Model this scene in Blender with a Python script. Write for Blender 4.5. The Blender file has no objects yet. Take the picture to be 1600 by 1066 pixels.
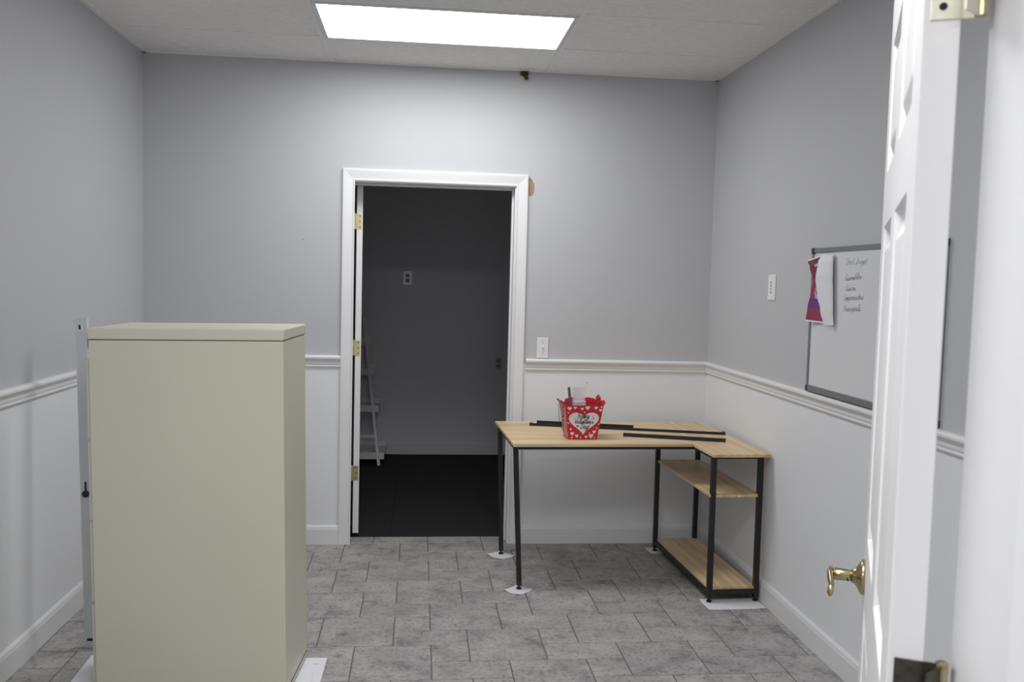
import bpy, bmesh, math, random
from mathutils import Vector, Matrix

# ------------------------------------------------------------------ camera
scene = bpy.context.scene
COL = scene.collection
YAW, PITCH, ROLL = 0.1044, -0.0670, 0.0259
CAM = Vector((0.288, -5.1987, 1.555))
cy, sy, cp, sp = math.cos(YAW), math.sin(YAW), math.cos(PITCH), math.sin(PITCH)
fwd = Vector((sy * cp, cy * cp, sp)); rgt = Vector((cy, -sy, 0)); up = rgt.cross(fwd)
r2 = rgt * math.cos(ROLL) + up * math.sin(ROLL)
u2 = -rgt * math.sin(ROLL) + up * math.cos(ROLL)
cd = bpy.data.cameras.new('camera'); cam = bpy.data.objects.new('camera', cd); COL.objects.link(cam)
cam.matrix_world = Matrix(((r2.x, u2.x, -fwd.x, CAM.x), (r2.y, u2.y, -fwd.y, CAM.y), (r2.z, u2.z, -fwd.z, CAM.z), (0, 0, 0, 1)))
cd.sensor_width = 36; cd.lens = 1399.4 / 1600 * 36; cd.clip_start = 0.02
cd.dof.use_dof = True; cd.dof.focus_distance = 4.3; cd.dof.aperture_fstop = 9.0
scene.camera = cam

# ------------------------------------------------------------------ world, exposure, lamp strengths
w = bpy.data.worlds.new('world'); scene.world = w; w.use_nodes = True
w.node_tree.nodes['Background'].inputs[0].default_value = (0.6, 0.65, 0.7, 1)
w.node_tree.nodes['Background'].inputs[1].default_value = 0.02
scene.view_settings.view_transform = 'Standard'; scene.view_settings.look = 'None'
scene.view_settings.gamma = 1.0; scene.view_settings.use_curve_mapping = False
scene.view_settings.exposure = 0.33
LAMP = 10.8            # ceiling panel above the doorway
LAMP_NEAR = 13.0       # ceiling panel over the entrance
LAMP_HALL = 20.0       # ceiling panels in the outer room
LAMP_COL = (0.985, 0.99, 1.0)

# ------------------------------------------------------------------ room measures
XL, XR, HC = -1.2465, 2.0105, 2.7564
RAIL, RAIL2, BT = 1.1025, 1.034, 0.1118
GX, GY = -0.2231, -0.5135
DL, DR, DH = -0.1552, 0.9155, 2.174       # outer edge of the casing
OL, OR, OH = -0.086, 0.835, 2.099         # clear opening
WT = 0.145                                # back wall thickness
YF, FT = -4.345, 0.13                     # front wall (room side face) and thickness
FOL, FOR_, FOH = -0.42, 0.845, 2.11       # front opening
rnd = random.Random(5)

# ------------------------------------------------------------------ material helpers
def newmat(name):
    m = bpy.data.materials.new(name); m.use_nodes = True
    nt = m.node_tree; return m, nt, nt.nodes['Principled BSDF']
def simple(name, col, rough=0.6, metal=0.0, bump=0.0, bscale=80.0, var=0.0, vscale=3.0, alpha=1.0, trans=0.0):
    m, nt, b = newmat(name)
    b.inputs['Base Color'].default_value = (*col, 1); b.inputs['Roughness'].default_value = rough
    b.inputs['Metallic'].default_value = metal; b.inputs['Alpha'].default_value = alpha
    b.inputs['Transmission Weight'].default_value = trans
    tc = nt.nodes.new('ShaderNodeTexCoord')
    if var > 0:
        n = nt.nodes.new('ShaderNodeTexNoise'); n.inputs['Scale'].default_value = vscale; n.inputs['Detail'].default_value = 4
        nt.links.new(tc.outputs['Object'], n.inputs['Vector'])
        r = nt.nodes.new('ShaderNodeValToRGB')
        r.color_ramp.elements[0].position = .3; r.color_ramp.elements[1].position = .7
        r.color_ramp.elements[0].color = (*[c * (1 - var) for c in col], 1); r.color_ramp.elements[1].color = (*[min(1, c * (1 + var)) for c in col], 1)
        nt.links.new(n.outputs['Fac'], r.inputs['Fac']); nt.links.new(r.outputs['Color'], b.inputs['Base Color'])
    if bump > 0:
        n2 = nt.nodes.new('ShaderNodeTexNoise'); n2.inputs['Scale'].default_value = bscale; n2.inputs['Detail'].default_value = 3
        nt.links.new(tc.outputs['Object'], n2.inputs['Vector'])
        bp = nt.nodes.new('ShaderNodeBump'); bp.inputs['Strength'].default_value = bump; bp.inputs['Distance'].default_value = 0.002
        nt.links.new(n2.outputs['Fac'], bp.inputs['Height']); nt.links.new(bp.outputs['Normal'], b.inputs['Normal'])
    return m
def emit(name, col, s):
    m = bpy.data.materials.new(name); m.use_nodes = True; nt = m.node_tree; nt.nodes.clear()
    e = nt.nodes.new('ShaderNodeEmission'); o = nt.nodes.new('ShaderNodeOutputMaterial')
    e.inputs[0].default_value = (*col, 1); e.inputs[1].default_value = s
    nt.links.new(e.outputs[0], o.inputs[0]); return m
def stone(name):
    m, nt, b = newmat(name); N = nt.nodes.new; L = nt.links.new
    tc = N('ShaderNodeTexCoord'); oi = N('ShaderNodeObjectInfo')
    mu = N('ShaderNodeMath'); mu.operation = 'MULTIPLY'; mu.inputs[1].default_value = 57.0
    L(oi.outputs['Random'], mu.inputs[0])
    ad = N('ShaderNodeVectorMath'); ad.operation = 'ADD'; L(tc.outputs['Object'], ad.inputs[0]); L(mu.outputs[0], ad.inputs[1])
    def noise(sc, det, rough=.6):
        n = N('ShaderNodeTexNoise'); n.inputs['Scale'].default_value = sc; n.inputs['Detail'].default_value = det
        n.inputs['Roughness'].default_value = rough; L(ad.outputs[0], n.inputs['Vector']); return n
    def ramp(src, stops):
        r = N('ShaderNodeValToRGB'); els = r.color_ramp.elements
        while len(els) < len(stops): els.new(0.5)
        for e, (p, c) in zip(els, stops): e.position = p; e.color = (*c, 1) if len(c) == 3 else c
        L(src, r.inputs['Fac']); return r
    def mix(kind, fac, a, bb):
        x = N('ShaderNodeMix'); x.data_type = 'RGBA'; x.blend_type = kind
        if hasattr(fac, 'links'): L(fac, x.inputs[0])
        else: x.inputs[0].default_value = fac
        L(a, x.inputs[6]); L(bb, x.inputs[7]); return x.outputs[2]
    base = ramp(noise(7, 6).outputs['Fac'], [(.32, (.31, .302, .298)), (.5, (.41, .399, .39)), (.7, (.505, .492, .476))])
    blot = ramp(noise(11, 5, .7).outputs['Fac'], [(.54, (1, 1, 1)), (.68, (.48, .49, .52))])
    fine = ramp(noise(60, 7, .75).outputs['Fac'], [(.38, (.45, .45, .47)), (.49, (.95, .95, .95)), (.8, (1.0, 1.0, 1.0))])
    tone = ramp(oi.outputs['Random'], [(0, (.92, .92, .925)), (.5, (.97, .96, .95)), (1, (1.0, .97, .945))])
    c = mix('MULTIPLY', .8, base.outputs[0], blot.outputs[0]); c = mix('MULTIPLY', .8, c, fine.outputs[0]); c = mix('MULTIPLY', .85, c, tone.outputs[0])
    L(c, b.inputs['Base Color']); b.inputs['Roughness'].default_value = .55
    bp = N('ShaderNodeBump'); bp.inputs['Strength'].default_value = .35; bp.inputs['Distance'].default_value = .002
    L(noise(45, 5).outputs['Fac'], bp.inputs['Height']); L(bp.outputs[0], b.inputs['Normal'])
    return m
def wood(name, axis):
    m, nt, b = newmat(name); N = nt.nodes.new; L = nt.links.new
    tc = N('ShaderNodeTexCoord'); mp = N('ShaderNodeMapping'); L(tc.outputs['Object'], mp.inputs[0])
    s = [34, 34, 34]; s[axis] = 1.6; mp.inputs['Scale'].default_value = s
    n = N('ShaderNodeTexNoise'); n.inputs['Scale'].default_value = 1.0; n.inputs['Detail'].default_value = 5; L(mp.outputs[0], n.inputs['Vector'])
    r = N('ShaderNodeValToRGB'); e = r.color_ramp.elements
    e[0].position = .33; e[0].color = (.54, .385, .215, 1); e[1].position = .66; e[1].color = (.76, .585, .36, 1)
    L(n.outputs['Fac'], r.inputs[0]); L(r.outputs[0], b.inputs['Base Color']); b.inputs['Roughness'].default_value = .45
    return m
M = dict(
    wall_grey=simple('wall_paint_grey', (.515, .522, .542), .6, bump=.12, bscale=160),
    wall_white=simple('wall_paint_white', (.80, .812, .832), .5, bump=.12, bscale=160),
    trim=simple('trim_white', (.77, .77, .775), .35),
    door=simple('door_white', (.80, .795, .80), .38, bump=.05, bscale=60),
    ceil=simple('ceiling_tile', (.86, .845, .825), .9, bump=.5, bscale=190, var=.04, vscale=30),
    tee=simple('ceiling_tee', (.86, .85, .83), .55),
    grout=simple('grout', (.145, .142, .143), .9, bump=.3),
    stone=stone('stone_tile'),
    wood_x=wood('oak_laminate_x', 0), wood_y=wood('oak_laminate_y', 1),
    black=simple('black_steel', (.022, .022, .025), .38, 0.3),
    bar=simple('bar_black', (.028, .03, .03), .4, 0.2),
    beige=simple('beige_enamel', (.66, .64, .525), .42, bump=.05, bscale=400, var=.02, vscale=2),
    beige_dark=simple('cabinet_gap', (.10, .098, .085), .7),
    zinc=simple('galvanised_steel', (.68, .70, .74), .45, .15, var=.06, vscale=6),
    hole=simple('dark_opening', (.012, .012, .014), .8),
    paper=simple('paper_white', (.80, .80, .84), .8),
    brass=simple('aged_brass', (.46, .385, .22), .24, 1.0, var=.12, vscale=40),
    brass_pale=simple('pale_brass', (.74, .72, .60), .42, .4, var=.06, vscale=60),
    brass_yellow=simple('yellow_brass', (.60, .56, .28), .45, .5),
    brass_dark=simple('tarnished_brass', (.06, .055, .042), .5, .5, var=.4, vscale=90),
    switch=simple('plate_white', (.80, .80, .79), .35),
    slot=simple('plate_slot', (.22, .22, .22), .5),
    board=simple('whiteboard_face', (.70, .705, .72), .22),
    alu=simple('aluminium_frame', (.26, .265, .275), .4, .6),
    plastic=simple('black_plastic', (.02, .022, .024), .4),
    ink=simple('blue_ink', (.24, .23, .50), .6), ink_teal=simple('teal_ink', (.40, .60, .58), .6),
    red=simple('pail_red', (.56, .018, .03), .42), redlite=simple('pail_inside_red', (.52, .05, .07), .6),
    pwhite=simple('pail_white', (.83, .78, .78), .5), pblack=simple('pail_black', (.02, .02, .025), .5),
    clear=simple('clear_plastic', (.93, .93, .96), .12, alpha=.32),
    stick=simple('grey_plastic', (.13, .14, .17), .45),
    maroon=simple('leaflet_maroon', (.17, .02, .04), .45), crimson=simple('leaflet_crimson', (.30, .04, .09), .45),
    purple=simple('leaflet_purple', (.13, .05, .25), .45), lav=simple('leaflet_lavender', (.50, .45, .68), .5), insert=simple('insert_pink', (.74, .66, .72), .5), plate_grey=simple('plate_grey', (.55, .55, .57), .5), steel_plate=simple('steel_plate', (.55, .55, .57), .45, .6),
    carpet=simple('carpet_black', (.012, .012, .0135), .95, bump=.6, bscale=300, var=.25, vscale=60),
    backwall=simple('back_room_paint', (.74, .745, .78), .7),
    bare=simple('bare_board_brown', (.36, .25, .14), .9, bump=.5, bscale=60, var=.15, vscale=40),
    hook=simple('rusty_bracket', (.05, .045, .022), .7, bump=.4),
    lamp=emit('lamp_diffuser', LAMP_COL, LAMP), lamp_near=emit('lamp_diffuser_near', LAMP_COL, LAMP_NEAR), lamp_hall=emit('lamp_diffuser_hall', LAMP_COL, LAMP_HALL),
    ladder=simple('ladder_white', (.85, .85, .86), .5),
)

# ------------------------------------------------------------------ mesh helpers
def link(o): COL.objects.link(o); return o
def obj(name, bm, mat, parent=None, loc=None, rot=None, smooth=False):
    me = bpy.data.meshes.new(name)
    bmesh.ops.recalc_face_normals(bm, faces=bm.faces)
    if smooth:
        for f in bm.faces: f.smooth = True
    bm.to_mesh(me); bm.free()
    for mm in (mat if isinstance(mat, (list, tuple)) else [mat]): me.materials.append(M[mm])
    o = bpy.data.objects.new(name, me); link(o)
    if parent: o.parent = parent
    if loc: o.location = loc
    if rot: o.rotation_euler = rot
    return o
def thing(name, label, cat, loc=(0, 0, 0), rotz=0.0, group=None):
    o = bpy.data.objects.new(name, None); link(o); o.empty_display_size = .1
    o.location = loc; o.rotation_euler = (0, 0, rotz); return tag(o, label, cat, group)
def tag(o, label, cat, group=None):
    o['label'] = label; o['category'] = cat
    if group: o['group'] = group
    return o
def struct(name, bm, mat, label=None):
    o = obj(name, bm, mat); o['kind'] = 'structure'
    if label: o['label'] = label
    return o
def box(bm, x0, x1, y0, y1, z0, z1, bev=0.0, mi=0):
    vs = [bm.verts.new(v) for v in ((x0, y0, z0), (x1, y0, z0), (x1, y1, z0), (x0, y1, z0), (x0, y0, z1), (x1, y0, z1), (x1, y1, z1), (x0, y1, z1))]
    fs = [bm.faces.new([vs[i] for i in q]) for q in ((3, 2, 1, 0), (4, 5, 6, 7), (0, 1, 5, 4), (1, 2, 6, 5), (2, 3, 7, 6), (3, 0, 4, 7))]
    for f in fs: f.material_index = mi
    if bev > 0:
        es = set(e for f in fs for e in f.edges)
        bmesh.ops.bevel(bm, geom=list(es), offset=bev, segments=2, affect='EDGES', profile=.5)
    return bm
def B(*a, **k): return box(bmesh.new(), *a, **k)
def hexa(bm, bot, top):
    """box between two quads given as lists of four points"""
    v = [bm.verts.new(p) for p in list(bot) + list(top)]
    for q in ((3, 2, 1, 0), (4, 5, 6, 7), (0, 1, 5, 4), (1, 2, 6, 5), (2, 3, 7, 6), (3, 0, 4, 7)): bm.faces.new([v[i] for i in q])
    return bm
def beam(bm, a, b, w, d, updir=(0, 0, 1)):
    a, b = Vector(a), Vector(b); t = (b - a).normalized(); s = t.cross(Vector(updir))
    if s.length < 1e-4: s = Vector((1, 0, 0))
    s.normalize(); n = s.cross(t)
    c = lambda p: [p + s * w / 2 * i + n * d / 2 * j for i, j in ((-1, -1), (1, -1), (1, 1), (-1, 1))]
    return hexa(bm, c(a), c(b))
def tube(bm, pts, r, seg=10, cap=True):
    pts = [Vector(p) for p in pts]; rs = r if isinstance(r, (list, tuple)) else [r] * len(pts); rings = []
    for i, p in enumerate(pts):
        t = (pts[min(i + 1, len(pts) - 1)] - pts[max(i - 1, 0)]).normalized()
        ref = Vector((0, 0, 1)) if abs(t.z) < .9 else Vector((1, 0, 0))
        s = t.cross(ref).normalized(); n = s.cross(t)
        rings.append([bm.verts.new(p + (s * math.cos(2 * math.pi * k / seg) + n * math.sin(2 * math.pi * k / seg)) * rs[i]) for k in range(seg)])
    for a, b in zip(rings, rings[1:]):
        for k in range(seg): bm.faces.new((a[k], a[(k + 1) % seg], b[(k + 1) % seg], b[k]))
    if cap: bm.faces.new(rings[0][::-1]); bm.faces.new(rings[-1])
    return bm
def sweep(bm, prof, path, outs):
    """extrude a profile [(out, z)] along a mitred path of (x,y); outs gives the outward offset vector at each path point"""
    rings = [[bm.verts.new((p[0] + o[0] * q[0], p[1] + o[1] * q[0], q[1])) for q in prof] for p, o in zip(path, outs)]
    n = len(prof)
    for a, b in zip(rings, rings[1:]):
        for k in range(n): bm.faces.new((a[k], a[(k + 1) % n], b[(k + 1) % n], b[k]))
    bm.faces.new(rings[0]); bm.faces.new(rings[-1][::-1]); return bm
def children_copy(root, **props):
    c = root.copy(); link(c)
    for ch in list(root.children):
        d = ch.copy(); link(d); d.parent = c
        for g in list(ch.children):
            e = g.copy(); link(e); e.parent = d
    return c

# ------------------------------------------------------------------ room shell
def two_tone(bm, x0, x1, y0, y1, z0, z1, zs=1.07):
    if z0 < zs: box(bm, x0, x1, y0, y1, z0, min(zs, z1), mi=1)
    if z1 > zs: box(bm, x0, x1, y0, y1, max(zs, z0), z1, mi=0)
HW = HC + .12
WM = ['wall_grey', 'wall_white']
bm = bmesh.new()
two_tone(bm, XL - .12, OL - .039, 0, WT, 0, HW); two_tone(bm, OR + .02, XR + .12, 0, WT, 0, HW); two_tone(bm, OL - .039, OR + .02, 0, WT, OH + .02, HW)
wall_back = struct('wall_back', bm, WM)
bm = bmesh.new(); two_tone(bm, XL - .12, XL, YF - FT, 0, 0, HW); struct('wall_left', bm, WM)
bm = bmesh.new(); two_tone(bm, XR, XR + .12, YF - FT, 0, 0, HW); struct('wall_right', bm, WM)
bm = bmesh.new()
two_tone(bm, XL, FOL - .02, YF - FT, YF, 0, HW); two_tone(bm, FOR_ + .02, XR, YF - FT, YF, 0, HW); two_tone(bm, FOL - .02, FOR_ + .02, YF - FT, YF, FOH + .02, HW)
struct('wall_front', bm, WM)

# bare brown board showing at the edge of the door casing
bm = bmesh.new()
pts = [(.905, 2.045), (.925, 2.05), (.936, 2.065), (.941, 2.09), (.938, 2.115), (.928, 2.14), (.918, 2.15), (.905, 2.15)]
a = [bm.verts.new((x, -.0012, z)) for x, z in pts]; b = [bm.verts.new((x, .004, z)) for x, z in pts]
bm.faces.new(a); bm.faces.new(b[::-1])
for i in range(len(pts)): bm.faces.new((a[i], a[(i + 1) % len(pts)], b[(i + 1) % len(pts)], b[i]))
o = obj('bare_patch', bm, 'bare', wall_back); o['label'] = 'bare brown patch beside the door casing'

for x, z in ((-.371, 1.758), (1.285, .965)):
    obj('nail_mark', tube(bmesh.new(), [(x, .001, z), (x, -.0015, z)], .0035, 8), 'slot', wall_back)

# floor: grout bed and stone tiles laid in a three-size pattern
floor = struct('floor', B(XL - .12, XR + .12, YF - FT, WT, -.10, -.003), 'grout')
U, V = .160, .1645
X0, Y0 = .045, .010
G = .0050
tile_mesh = {}
def add_tile(x0, x1, y0, y1):
    if x1 - x0 < .02 or y1 - y0 < .02: return
    key = (round(x1 - x0, 3), round(y1 - y0, 3))
    if key not in tile_mesh:
        w_, d_ = (x1 - x0) / 2 - G / 2, (y1 - y0) / 2 - G / 2
        bm = bmesh.new(); g = .0025
        v = [[bm.verts.new((sx * (w_ - k), sy * (d_ - k), z)) for sx, sy in ((-1, -1), (1, -1), (1, 1), (-1, 1))] for k, z in ((0, -.012), (0, -.0018), (g, 0))]
        for a, b in zip(v, v[1:]):
            for k in range(4): bm.faces.new((a[k], a[(k + 1) % 4], b[(k + 1) % 4], b[k]))
        bm.faces.new(v[2]); bm.faces.new(v[0][::-1])
        me = bpy.data.meshes.new('tile'); bmesh.ops.recalc_face_normals(bm, faces=bm.faces); bm.to_mesh(me); bm.free(); me.materials.append(M['stone']); tile_mesh[key] = me
    o = bpy.data.objects.new('tile', tile_mesh[key]); link(o); o.parent = floor
    o.location = ((x0 + x1) / 2, (y0 + y1) / 2, -rnd.random() * .0006)
for m_ in range(-40, 60):
    for n_ in range(-40, 60):
        li, lj = -1 + m_ + 4 * n_, 2 * m_ + n_
        for di, dj, wi, hj in ((0, 0, 2, 2), (-1, 2, 2, 1), (-1, 1, 1, 1)):
            i, j = li + di, lj + dj
            x0, x1 = X0 + U * i, X0 + U * (i + wi); y1, y0 = Y0 - V * j, Y0 - V * (j + hj)
            a0, a1, b0, b1 = max(x0, XL), min(x1, XR), max(y0, YF - FT + .01), min(y1, 0.0)
            if y1 > .0 and x1 > OL and x0 < OR: b1 = min(y1, WT)      # runs on through the doorway
            if a1 - a0 > .02 and b1 - b0 > .02: add_tile(a0, a1, b0, b1)

# skirting and chair rail
base_prof = [(0, 0), (.014, 0), (.014, .088), (.011, .098), (.011, .102), (.006, .109), (.004, BT), (0, BT)]
rail_prof = [(0, RAIL2), (.008, RAIL2), (.011, RAIL2 + .006), (.009, RAIL2 + .014), (.012, RAIL2 + .020), (.013, RAIL2 + .033), (.020, RAIL2 + .043), (.027, RAIL2 + .052), (.027, RAIL2 + .060), (.022, RAIL - .003), (.016, RAIL), (0, RAIL)]
for nm, prof in (('baseboard', base_prof), ('chair_rail', rail_prof)):
    segs = {'left': ([(XL, YF), (XL, 0)], [(1, 0), (1, -1)]), 'right': ([(XR, 0), (XR, YF)], [(-1, -1), (-1, 0)]),
            'back_left': ([(XL, 0), (DL, 0)], [(1, -1), (0, -1)]), 'back_right': ([(DR, 0), (XR, 0)], [(0, -1), (-1, -1)]),
            'front': ([(FOR_ + .09, YF), (XR, YF)], [(0, 1), (-1, 1)])}
    for side, (path, outs) in segs.items():
        n = f'baseboard_{side}' if nm == 'baseboard' else 'trim_%d' % (1 + list(segs).index(side))
        struct(n, sweep(bmesh.new(), prof, path, outs), 'trim', 'white moulded chair rail' if nm != 'baseboard' else 'white baseboard')

# door casing round an opening: profile across the width, mitred at the corners
cas_prof = [(0, 0), (0, .010), (.006, .013), (.012, .010), (.020, .011), (.046, .016), (.058, .018), (.066, .018), (.069, .014), (.069, 0)]
def casing(name, xl, xr, zt, y, sgn, label):
    bm = bmesh.new(); path = [(xl, 0, -1, 0), (xl, zt, -1, 1), (xr, zt, 1, 1), (xr, 0, 1, 0)]; rings = []
    for x, z, ox, oz in path: rings.append([bm.verts.new((x + ox * q, y + sgn * t, z + oz * q)) for q, t in cas_prof])
    n = len(cas_prof)
    for a, b in zip(rings, rings[1:]):
        for k in range(n): bm.faces.new((a[k], a[(k + 1) % n], b[(k + 1) % n], b[k]))
    bm.faces.new(rings[0]); bm.faces.new(rings[-1])
    return struct(name, bm, 'trim', label)
casing('trim_6', OL, OR, OH, 0, -1, 'white moulded casing round the doorway to the dark room')
# jamb lining with stop
def jamb(name, xl, xr, zt, y0, y1, ys0, ys1, label, xs=None):
    bm = bmesh.new(); t = .019
    box(bm, xl - t, xl, y0, y1, 0, zt + t); box(bm, xr, xr + t, y0, y1, 0, zt + t); box(bm, xl, xr, y0, y1, zt, zt + t)
    s = .011
    box(bm, xl, xl + s, ys0, ys1, 0, zt - s, bev=.002); box(bm, xr - s, xr, ys0, ys1, 0, zt - s, bev=.002); box(bm, xl, xr, ys0, ys1, zt - s, zt, bev=.002)
    return struct(name, bm, 'trim', label)
jamb('trim_7', OL - .020, OR - .006, OH - .006, .001, WT, .060, .098, 'white door jamb lining of the doorway to the dark room')
jamb('trim_8', FOL, FOR_, FOH, YF - FT, YF, YF - .127, YF - .100, 'white door jamb lining beside the open panelled door')
casing('trim_9', FOL, FOR_, FOH, YF - FT, -1, 'white casing on the outer side of the entrance')
casing('trim_10', FOL, FOR_ + .012, FOH, YF, 1, 'white casing on the room side of the entrance')

# ceiling: slab, hung tiles and T bars
ceil = struct('ceiling', B(XL - .12, XR + .12, YF - FT, WT, HC + .03, HC + .12), 'ceil')
ylines = [0] + [GY - .61 * k for k in range(0, 7)] + [YF]
xlines = [XL, GX, GX + 1.22, XR]
lights = [(1, 1), (1, 6)]
for i in range(3):
    for j in range(len(ylines) - 1):
        if (i, j) in lights: continue
        x0, x1, y1, y0 = xlines[i], xlines[i + 1], ylines[j], ylines[j + 1]
        if y1 - y0 < .03: continue
        bm = bmesh.new(); sag = .004 + rnd.random() * .004; nx, ny = 6, 4
        vs = [[bm.verts.new((x0 + (x1 - x0) * a / nx, y0 + (y1 - y0) * b / ny, HC + .004 - sag * math.sin(math.pi * a / nx) * math.sin(math.pi * b / ny))) for a in range(nx + 1)] for b in range(ny + 1)]
        for b in range(ny):
            for a in range(nx): bm.faces.new((vs[b][a], vs[b + 1][a], vs[b + 1][a + 1], vs[b][a + 1]))
        r = bmesh.ops.extrude_face_region(bm, geom=bm.faces[:])
        for v in [g for g in r['geom'] if isinstance(g, bmesh.types.BMVert)]: v.co.z = HC + .02
        obj('ceiling_tile', bm, 'ceil', ceil, smooth=False)
for x in xlines[1:3]: obj('grid_bar', B(x - .012, x + .012, YF, 0, HC - .001, HC + .006, bev=.001), 'tee', ceil)
for y in ylines[1:-1]: obj('grid_bar', B(XL, XR, y - .012, y + .012, HC - .0005, HC + .0055, bev=.001), 'tee', ceil)
bm = bmesh.new(); box(bm, XL, XL + .022, YF, 0, HC - .002, HC + .004); box(bm, XR - .022, XR, YF, 0, HC - .002, HC + .004); box(bm, XL, XR, -.022, 0, HC - .002, HC + .004)
obj('wall_angle', bm, 'tee', ceil)

# recessed ceiling lights
def ceiling_light(x0, y0, label, lm, group=None):
    t = thing('ceiling_light', label, 'light', (x0 + .61, y0 + .305, HC), 0, group)
    bm = bmesh.new(); X, Y = .598, .293
    for a in ((-X, X, Y - .016, Y), (-X, X, -Y, -Y + .016), (-X, -X + .022, -Y + .016, Y - .016), (X - .022, X, -Y + .016, Y - .016)): box(bm, *a, -.008, .003, bev=.002)
    obj('frame', bm, 'zinc', t)
    bm = bmesh.new(); nx, ny = 16, 8; ax, ay = X - .022, Y - .016
    vs = [[bm.verts.new((-ax + 2 * ax * i / nx, -ay + 2 * ay * j / ny, -.002 - .006 * math.sin(math.pi * i / nx) * math.sin(math.pi * j / ny))) for i in range(nx + 1)] for j in range(ny + 1)]
    for j in range(ny):
        for i in range(nx): bm.faces.new((vs[j][i], vs[j + 1][i], vs[j + 1][i + 1], vs[j][i + 1]))
    me_o = obj('diffuser', bm, lm, t, smooth=True)
    bm = bmesh.new(); box(bm, -X, X, -Y, Y, .004, .075); obj('housing', bm, 'zinc', t)
    return t
ceiling_light(GX, GY - .61, 'long rectangular fluorescent ceiling light above the doorway to the dark room', 'lamp')
ceiling_light(GX, GY - .61 * 6, 'long rectangular fluorescent ceiling light over the room entrance', 'lamp_near')

# ------------------------------------------------------------------ dark room beyond the doorway
YB = 2.70
struct('wall_dark_room_back', B(-1.0, 2.4, YB, YB + .1, 0, HC), 'backwall')
struct('wall_dark_room_left', B(-1.1, -1.0, WT, YB, 0, HC), 'backwall')
struct('wall_dark_room_right', B(2.3, 2.4, WT, YB, 0, HC), 'backwall')
struct('ceiling_dark_room', B(-1.1, 2.4, WT, YB + .1, HC, HC + .1), 'ceil')
fl2 = struct('floor_dark_room', B(-1.1, 2.4, WT, YB, -.1, -.006), 'hole')
k = .61; ct = None
for i in range(-2, 4):
    for j in range(5):
        x0, x1 = max(-1.0, .16 + k * (i - .03)), min(2.3, .16 + k * (i + .97)); y0, y1 = WT + .002 + k * j, min(YB, WT + .002 + k * (j + 1))
        if x1 - x0 < .05 or y1 - y0 < .05: continue
        o = obj('carpet_tile', B(x0 + .001, x1 - .001, y0 + .001, y1 - .001, -.006, -.001 - .001 * ((i + j) % 2), bev=.0015), 'carpet', fl2)
struct('baseboard_dark_room', B(-1.0, 2.3, YB - .014, YB, 0, .10, bev=.003), 'trim', 'white baseboard of the dark room')

# ladder shelf leaning on the far wall
t = thing('ladder_shelf', 'white leaning ladder shelf in the dark room behind the doorway', 'shelf', (-.33, 2.2, 0))
HTOP = 1.20
def rail_at(z, s):  # centre line of a side rail at height z
    u = z / HTOP; return Vector((s * (.312 - .165 * u), .44 * u, z))
for s in (-1, 1): obj('side_rail', beam(bmesh.new(), rail_at(.0, s), rail_at(HTOP, s), .022, .035, (0, 1, 0)), 'ladder', t)
for z, ex in ((.075, .050), (.45, .045), (.75, .04), (1.0, .035)):
    c = rail_at(z, 1); hx = c.x + ex
    bm = bmesh.new(); yb = .475
    box(bm, -hx, hx, c.y + .012, yb, z - .008, z + .008); box(bm, -hx, hx, c.y + .008, c.y + .026, z - .028, z + .028); box(bm, -hx, hx, yb - .012, yb, z - .022, z + .05)
    obj('shelf_board', bm, 'ladder', t)
c = rail_at(.23, 1); obj('rung', B(-c.x, c.x, c.y - .005, c.y + .012, .22, .245), 'ladder', t)

def plate(name, label, cat, loc, rotz, kind, w=.07, h=.115, group=None):
    """wall plate in the local xz plane, front towards -y"""
    t = thing(name, label, cat, loc, rotz, group)
    obj('cover_plate', B(-w / 2, w / 2, -.006, 0, -h / 2, h / 2, bev=.003), ('steel_plate' if h > .12 else 'plate_grey') if kind == 'outlet' else 'switch', t)
    if kind == 'toggle':
        obj('slot', B(-.006, .006, -.0075, -.003, -.013, .013), 'trim', t)
        bm = bmesh.new(); beam(bm, (0, -.004, .0), (0, -.018, .008), .008, .008); obj('toggle', bm, 'switch', t)
        for z in (-.03, .03): obj('screw', tube(bmesh.new(), [(0, -.005, z), (0, -.0068, z)], .003, 8), 'alu', t)
    elif kind == 'outlet':
        for z in (-.022, .022):
            r = obj('receptacle', B(-.017, .017, -.0075, -.003, z - .015, z + .015, bev=.002), 'slot', t)
        obj('screw', tube(bmesh.new(), [(0, -.005, 0), (0, -.0068, 0)], .003, 8), 'alu', t)
    elif kind == 'jack':
        obj('strap', B(-.0085, .0085, -.0075, -.003, -.034, .034, bev=.001), 'switch', t)
        for z in (-.024, -.008, .008, .024): obj('port', B(-.005, .005, -.0085, -.006, z - .0045, z + .0045), 'slot', t)
    return t
plate('light_switch', 'white toggle light switch on the wall just above the chair rail', 'switch', (1.014, 0, 1.167), 0, 'toggle', .068, .12)
plate('wall_plate', 'white jack plate on the grey wall beside the whiteboard', 'wall plate', (XR, -.952, 1.556), -math.pi / 2, 'jack', .09, .125)
plate('wall_outlet', 'double outlet plate high on the wall of the dark room', 'outlet', (.185, YB, 1.557), 0, 'outlet', .08, .125)
plate('wall_outlet', 'dim outlet plate low on the wall of the dark room', 'outlet', (1.0, YB, .82), 0, 'outlet', .06, .11)

# small rusty bracket under the ceiling edge
t = thing('ceiling_bracket', 'small dark rusty bracket at the top of the wall under the ceiling edge', 'bracket', (.868, 0, 2.735))
obj('plate', B(-.026, .018, -.018, 0, -.004, .022, bev=.004), 'hook', t)
bm = bmesh.new(); tube(bm, [(-.004, -.008, .006), (-.002, -.02, -.004), (.004, -.026, -.016), (.008, -.018, -.022)], .012, 8); obj('hook', bm, 'hook', t, smooth=True)

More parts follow.
